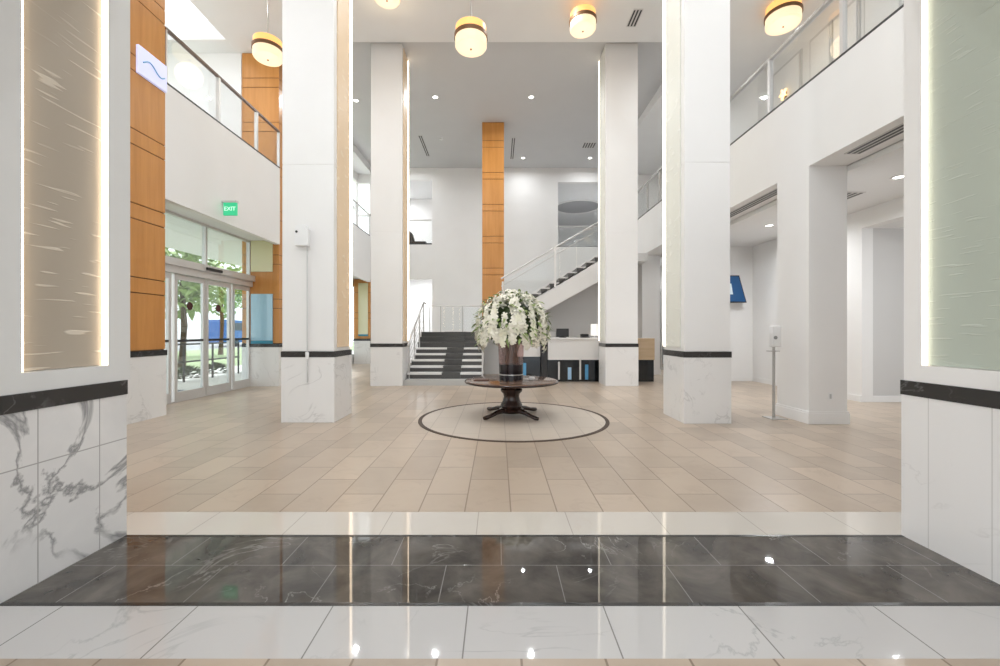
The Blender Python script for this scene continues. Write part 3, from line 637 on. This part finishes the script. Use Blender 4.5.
# small objects on the table
m = MB(); m.box(-.40, -.14, 6.86, 7.04, .6035, .622, .004)
bk = thing('closed_book', 'brown closed book lying left of the vase on the round table', 'book', (-.27, 6.95, .6035))
m.obj('cover', M('book_brown', (.14, .07, .05), .4), bk); MB().box(-.395, -.138, 6.865, 7.035, .608, .618).obj('pages', M('page', (.75, .70, .6), .6), bk)
gb = MB().lathe([(.03, 0), (.045, .02), (.05, .05), (.042, .055), (.037, .02), (0, .012)], (.56, 6.95, .6035), 24).obj('small_bowl', PLAST, smooth=True)
tag(gb, 'small white bowl right of the vase on the round table', 'bowl')

# ------------------------------------------------------------ hand sanitiser stand, wall device
sa_ = thing('sanitizer_stand', 'white hand sanitizer dispenser on a slim metal stand by the right pier', 'dispenser', (4.49, 6.82, 0))
MB().box(4.36, 4.62, 6.68, 6.94, 0, .012, .003).obj('base_plate', METAL, sa_)
MB().tube([(4.49, 6.84, .012), (4.49, 6.84, 1.30)], .022, 12).obj('pole', METAL, sa_)
m = MB(); m.prism([(4.39, 1.14), (4.50, 1.12), (4.51, 1.16), (4.42, 1.49), (4.40, 1.49)], 'y', 6.74, 6.80); m.bm.free()
MB().box(4.40, 4.54, 6.72, 6.83, 1.16, 1.50, .02).obj('dispenser_body', PLAST, sa_, smooth=True)
MB().prism([(4.44+.028*math.cos(2*PI*k/16), 1.31+.028*math.sin(2*PI*k/16)) for k in range(16)], 'y', 6.712, 6.72).obj('window', M('dull_grey', (.25, .25, .25), .4), sa_)
MB().box(4.36, 4.50, 6.70, 6.83, 1.085, 1.10, .003).obj('drip_tray', METAL, sa_)
wd = thing('wall_device', 'small white wall device with a cable conduit on the near left column', 'device', (-2.99, 6.46, 2.87))
m = MB(); m.prism([(-3.10, 2.72), (-2.90, 2.72), (-2.90, 2.97), (-2.95, 3.04), (-3.05, 3.04), (-3.10, 2.99)], 'y', 6.40, 6.4985); m.obj('housing', PLAST, wd)
MB().prism([(-3.07+.018*math.cos(2*PI*k/14), 2.93+.018*math.sin(2*PI*k/14)) for k in range(14)], 'y', 6.392, 6.40).obj('lens', BLK, wd)
MB().tube([(-2.94, 6.472, .62), (-2.94, 6.472, 2.72)], .010, 8).obj('conduit', M('conduit_grey', (.62, .62, .62), .4), wd)
MB().box(-2.965, -2.915, 6.462, 6.48, .985, 1.09).obj('conduit_clip', PLAST, wd)

# ------------------------------------------------------------ outlet on the right pier
ou = thing('wall_outlet', 'white wall outlet low on the front of the right pier', 'outlet', (5.06, 6.395, .42))
MB().box(5.02, 5.10, 6.391, 6.399, .36, .48, .003).obj('plate', PLAST, ou)
MB().box(5.045, 5.075, 6.389, 6.391, .385, .455).obj('socket', M('socket_grey', (.5, .5, .5), .4), ou)

# ------------------------------------------------------------ pendant lamps
def pendant(lab, x, y, zb, r, ztop, stem=True):
    th = thing('pendant_lamp', lab, 'lamp', (x, y, zb))
    h1, h2 = r*.62, r*.50
    MB().lathe([(0, 0), (r*.55, .003), (r*.93, .02), (r, .05), (r, h1)], (x, y, zb), 40, close=False).obj('lamp_shade', ALAB, th, smooth=True)
    MB().lathe([(r*1.0, h1), (r*1.06, h1), (r*1.06, h1+.07), (r*1.0, h1+.07)], (x, y, zb), 40).obj('metal_band', BRONZE, th, smooth=True)
    MB().lathe([(r*.97, h1+.07), (r*.97, h1+.07+h2), (0, h1+.07+h2)], (x, y, zb), 40, close=False).obj('upper_shade', AMBER, th, smooth=True)
    MB().lathe([(0, -.025), (.018, -.015), (.018, .004)], (x, y, zb), 12, close=False).obj('finial', BRONZE, th, smooth=True)
    if zb+h1+.07+h2 < ztop-.05:
        MB().tube([(x, y, zb+h1+.07+h2), (x, y, ztop-.03)], .010, 8).obj('stem', METAL, th)
        MB().lathe([(.07, 0), (.06, -.03), (0, -.03)], (x, y, ztop-.0005), 20, close=False).obj('canopy', METAL, th, smooth=True)
    l = bpy.data.lights.new('pendant_glow', 'POINT'); l.energy = 6; l.color = (1, .78, .5); l.shadow_soft_size = .25
    o = bpy.data.objects.new('pendant_glow', l); COL.objects.link(o); o.location = (x, y, zb-.33)
pendant('hanging drum pendant nearest the middle of the lobby, lowest hung', -.515, 8.0, 6.79, .30, CEIL)
pendant('hanging drum pendant right of centre near the ceiling edge', 1.88, 9.3, 8.06, .285, CEIL)
pendant('hanging drum pendant left of centre cut by the top of the view', -2.38, 9.0, 8.5, .28, CEIL)
pendant('hanging drum pendant in front of the left balcony', -4.82, 8.8, 7.10, .285, CEIL)
pendant('flush drum lamp under the right balcony ceiling', 6.28, 9.25, 8.125, .34, CEIL, False)
# wall sconce on the upper right floor
sc = thing('wall_sconce', 'small warm glowing star shaped wall light behind the right balcony glass', 'lamp', (7.18, 10.6, 7.4))
MB().box(7.22, 7.2995, 10.54, 10.66, 7.3, 7.48).obj('backplate', BRONZE, sc)
m = MB(); pts = [((.14 if k % 2 == 0 else .05)*math.cos(2*PI*k/10), (.14 if k % 2 == 0 else .05)*math.sin(2*PI*k/10)) for k in range(10)]
m.prism([(10.6+a, 7.4+b) for a, b in pts], 'x', 7.17, 7.22); m.obj('star_shade', M('star_glow', (1, .8, .5), .5, emit=(1, .65, .25), es=2.2), sc)

# ------------------------------------------------------------ downlights
dl = None
def downlight(lab, x, y, z, power=0, r=.075, group=None, spread=2.9):
    global dl
    if dl is None:
        t = thing('downlight', lab, 'light', (x, y, z), group)
        MB().lathe([(r, -.001), (r*1.35, -.001), (r*1.35, -.012), (r, -.012)], (x, y, z), 24, close=False).obj('trim_ring', PLAST, t)
        MB().lathe([(0, -.004), (r, -.004)], (x, y, z), 24, close=False).obj('lens', LAMP, t)
        dl = t
    else: t = dup(dl, (x, y, z), lab, group)
    if power: area('downlight_beam', (x, y, z-.03), .13, power, spread=spread)
    return t
P = 52
for x, y, lab in ((-2.0, 13.4, 'front left recessed downlight of the far ceiling'), (1.06, 13.4, 'front right recessed downlight of the far ceiling'), (1.08, 18.1, 'rear recessed downlight just right of the orange pier'), (3.96, 18.1, 'rear recessed downlight by the top of the far right column'), (-4.6, 13.6, 'recessed downlight between the left columns on the far ceiling'), (-3.9, 18.0, 'rear recessed downlight beside the far left column')):
    downlight(lab, x, y, RCEIL, P if y < 16 else 22)
for x in (-5.3, -.9, 1.15, 4.5):  # lamps added out of view to light the lobby
    for y in (3.6, 5.2, 8.9):
        downlight('added unseen downlight in the front ceiling above the top of the view', x, y, CEIL, 30 if y > 8 else 20, group='added front ceiling downlights')
downlight('downlight in the right corridor ceiling behind the nearest opening', 6.3, 6.6, 3.84, 30)
downlight('downlight in the right corridor ceiling behind the middle opening', 6.2, 9.6, 3.84, 40)
downlight('downlight deep in the room behind the far right opening', 6.1, 13.8, 3.84, 40)
downlight('downlight on the upper right floor ceiling', 6.1, 5.5, CEIL, 8)
downlight('downlight on the far upper right floor ceiling', 6.1, 14.0, CEIL, 15)
downlight('downlight in the room behind the far left upper opening', -4.95, 20.6, 8.36, 45)
downlight('downlight in the room behind the far right upper opening', 5.7, 21.0, 8.25, 70)
downlight('downlight in the ground floor room behind the far left column', -3.7, 20.6, 4.2, 70)
# smoke detector and grilles
tag(MB().lathe([(.07, 0), (.065, -.03), (0, -.035)], (-2.2, 16.3, RCEIL-.0005), 20).obj('smoke_detector', PLAST), 'small round detector on the far ceiling above the left slot vent', 'detector')
slot('square air grille on the far ceiling near the far right column', 3.4, 3.9, 16.6, 17.1, RCEIL, n=5)
slot('square air grille in the right corridor ceiling', 5.9, 6.4, 7.3, 7.8, 3.84, n=5)

# ------------------------------------------------------------ outside the entrance
GRASS = M('lawn', (.30, .38, .20), .9); PAVE = M('pavement', (.72, .71, .69), .8); ROAD = M('road_grey', (.30, .30, .31), .8)
struct('ground_pavement', PAVE, [(-11, -6.62, -6, 40, -.14, -.02)])
struct('ground_lawn', GRASS, [(-24, -11, -6, 60, -.14, -.03)])
struct('ground_road', ROAD, [(-60, -24, -6, 80, -.14, -.04)])
struct('added_canopy', WHITE, [(-9.6, -6.62, 5.0, 20, 3.85, 4.1)]+[(-9.5, -9.3, y, y+.2, -.02, 3.85) for y in (5.2, 19.6)])  # canopy added so the transom glass shows pale
mt = MB().box(-8.6, -6.75, 8.2, 10.2, -.02, -.005).obj('door_mat', M('blue_grey_mat', (.10, .12, .17), .9)); tag(mt, 'dark blue grey mat on the pavement outside the glass doors', 'mat')
BARK = M('bark', (.12, .08, .05), .9); TL = M('tree_leaf', (.34, .46, .18), .6)
def tree(x, y, h, r, lab, n=700):
    th = thing('tree', lab, 'tree', (x, y, -.03))
    MB().tube([(x, y, -.03), (x+.1, y, h*.3), (x-.05, y+.1, h*.6), (x, y, h*.8)], [.16, .12, .09, .04], 10).obj('trunk', BARK, th, smooth=True)
    m = MB()
    for k in range(n):
        d = Vector((random.gauss(0, 1), random.gauss(0, 1), random.gauss(0, 1))).normalized()*random.uniform(.35, 1)
        leaf(m, Vector((x+d.x*r, y+d.y*r, h*.68+d.z*r*.85)), Vector((random.uniform(-1, 1), random.uniform(-1, 1), random.uniform(-.6, .6)+.01)), .45, .13)
    m.obj('foliage', TL, th, kind='stuff')
tree(-12.8, 17.0, 5.4, 1.9, 'leafy green tree outside seen through the entrance doors')
tree(-17.2, 13.5, 6.0, 2.2, 'larger leafy tree outside behind the first one through the glass doors')
tree(-17.5, 26.5, 6.5, 2.4, 'distant leafy tree outside to the right of the entrance glass')
for (x, y, lab) in ((-9.6, 11.9, 'low dark shrub outside the left door leaf'), (-9.7, 13.2, 'low dark shrub outside the middle door leaf'), (-9.8, 14.6, 'low dark shrub outside the right hand glass')):
    m = MB()
    for k in range(160):
        d = Vector((random.gauss(0, 1), random.gauss(0, 1), abs(random.gauss(0, 1)))).normalized()
        leaf(m, Vector((x+d.x*.3, y+d.y*.35, -.02+d.z*.25)), d+Vector((0, 0, .2)), .2, .05)
    tag(m.obj('shrub', GRN2), lab, 'shrub')
vn = thing('parked_van', 'blue parked van on the road outside the glass doors', 'van', (-27, 44, -.04))
VB = M('van_blue', (.02, .13, .42), .3)
m = MB(); m.prism([(40.5, .35), (46.5, .35), (46.5, 1.35), (45.6, 1.6), (44.9, 2.5), (40.6, 2.6), (40.5, 2.4)], 'x', -28, -26); m.obj('body', VB, vn)
MB().box(-25.995, -25.98, 41, 44.4, 1.55, 2.3).obj('side_windows', BLK, vn)
for y in (41.7, 45.3):
    MB().prism([(y+.38*math.cos(2*PI*k/20), .34+.38*math.sin(2*PI*k/20)) for k in range(20)], 'x', -26.15, -25.95).obj('wheel', BLK, vn)
gr = thing('outdoor_railing', 'dark metal guard rail on the pavement outside the doors', 'railing', (-8.9, 12, -.02))
for z in (.55, 1.05): MB().tube([(-8.9, 10.6, z), (-8.9, 14.4, z)], .025, 8).obj('rail', DMET, gr)
for y in (10.6, 11.9, 13.1, 14.4): MB().tube([(-8.9, y, -.02), (-8.9, y, 1.07)], .03, 8).obj('post', DMET, gr)
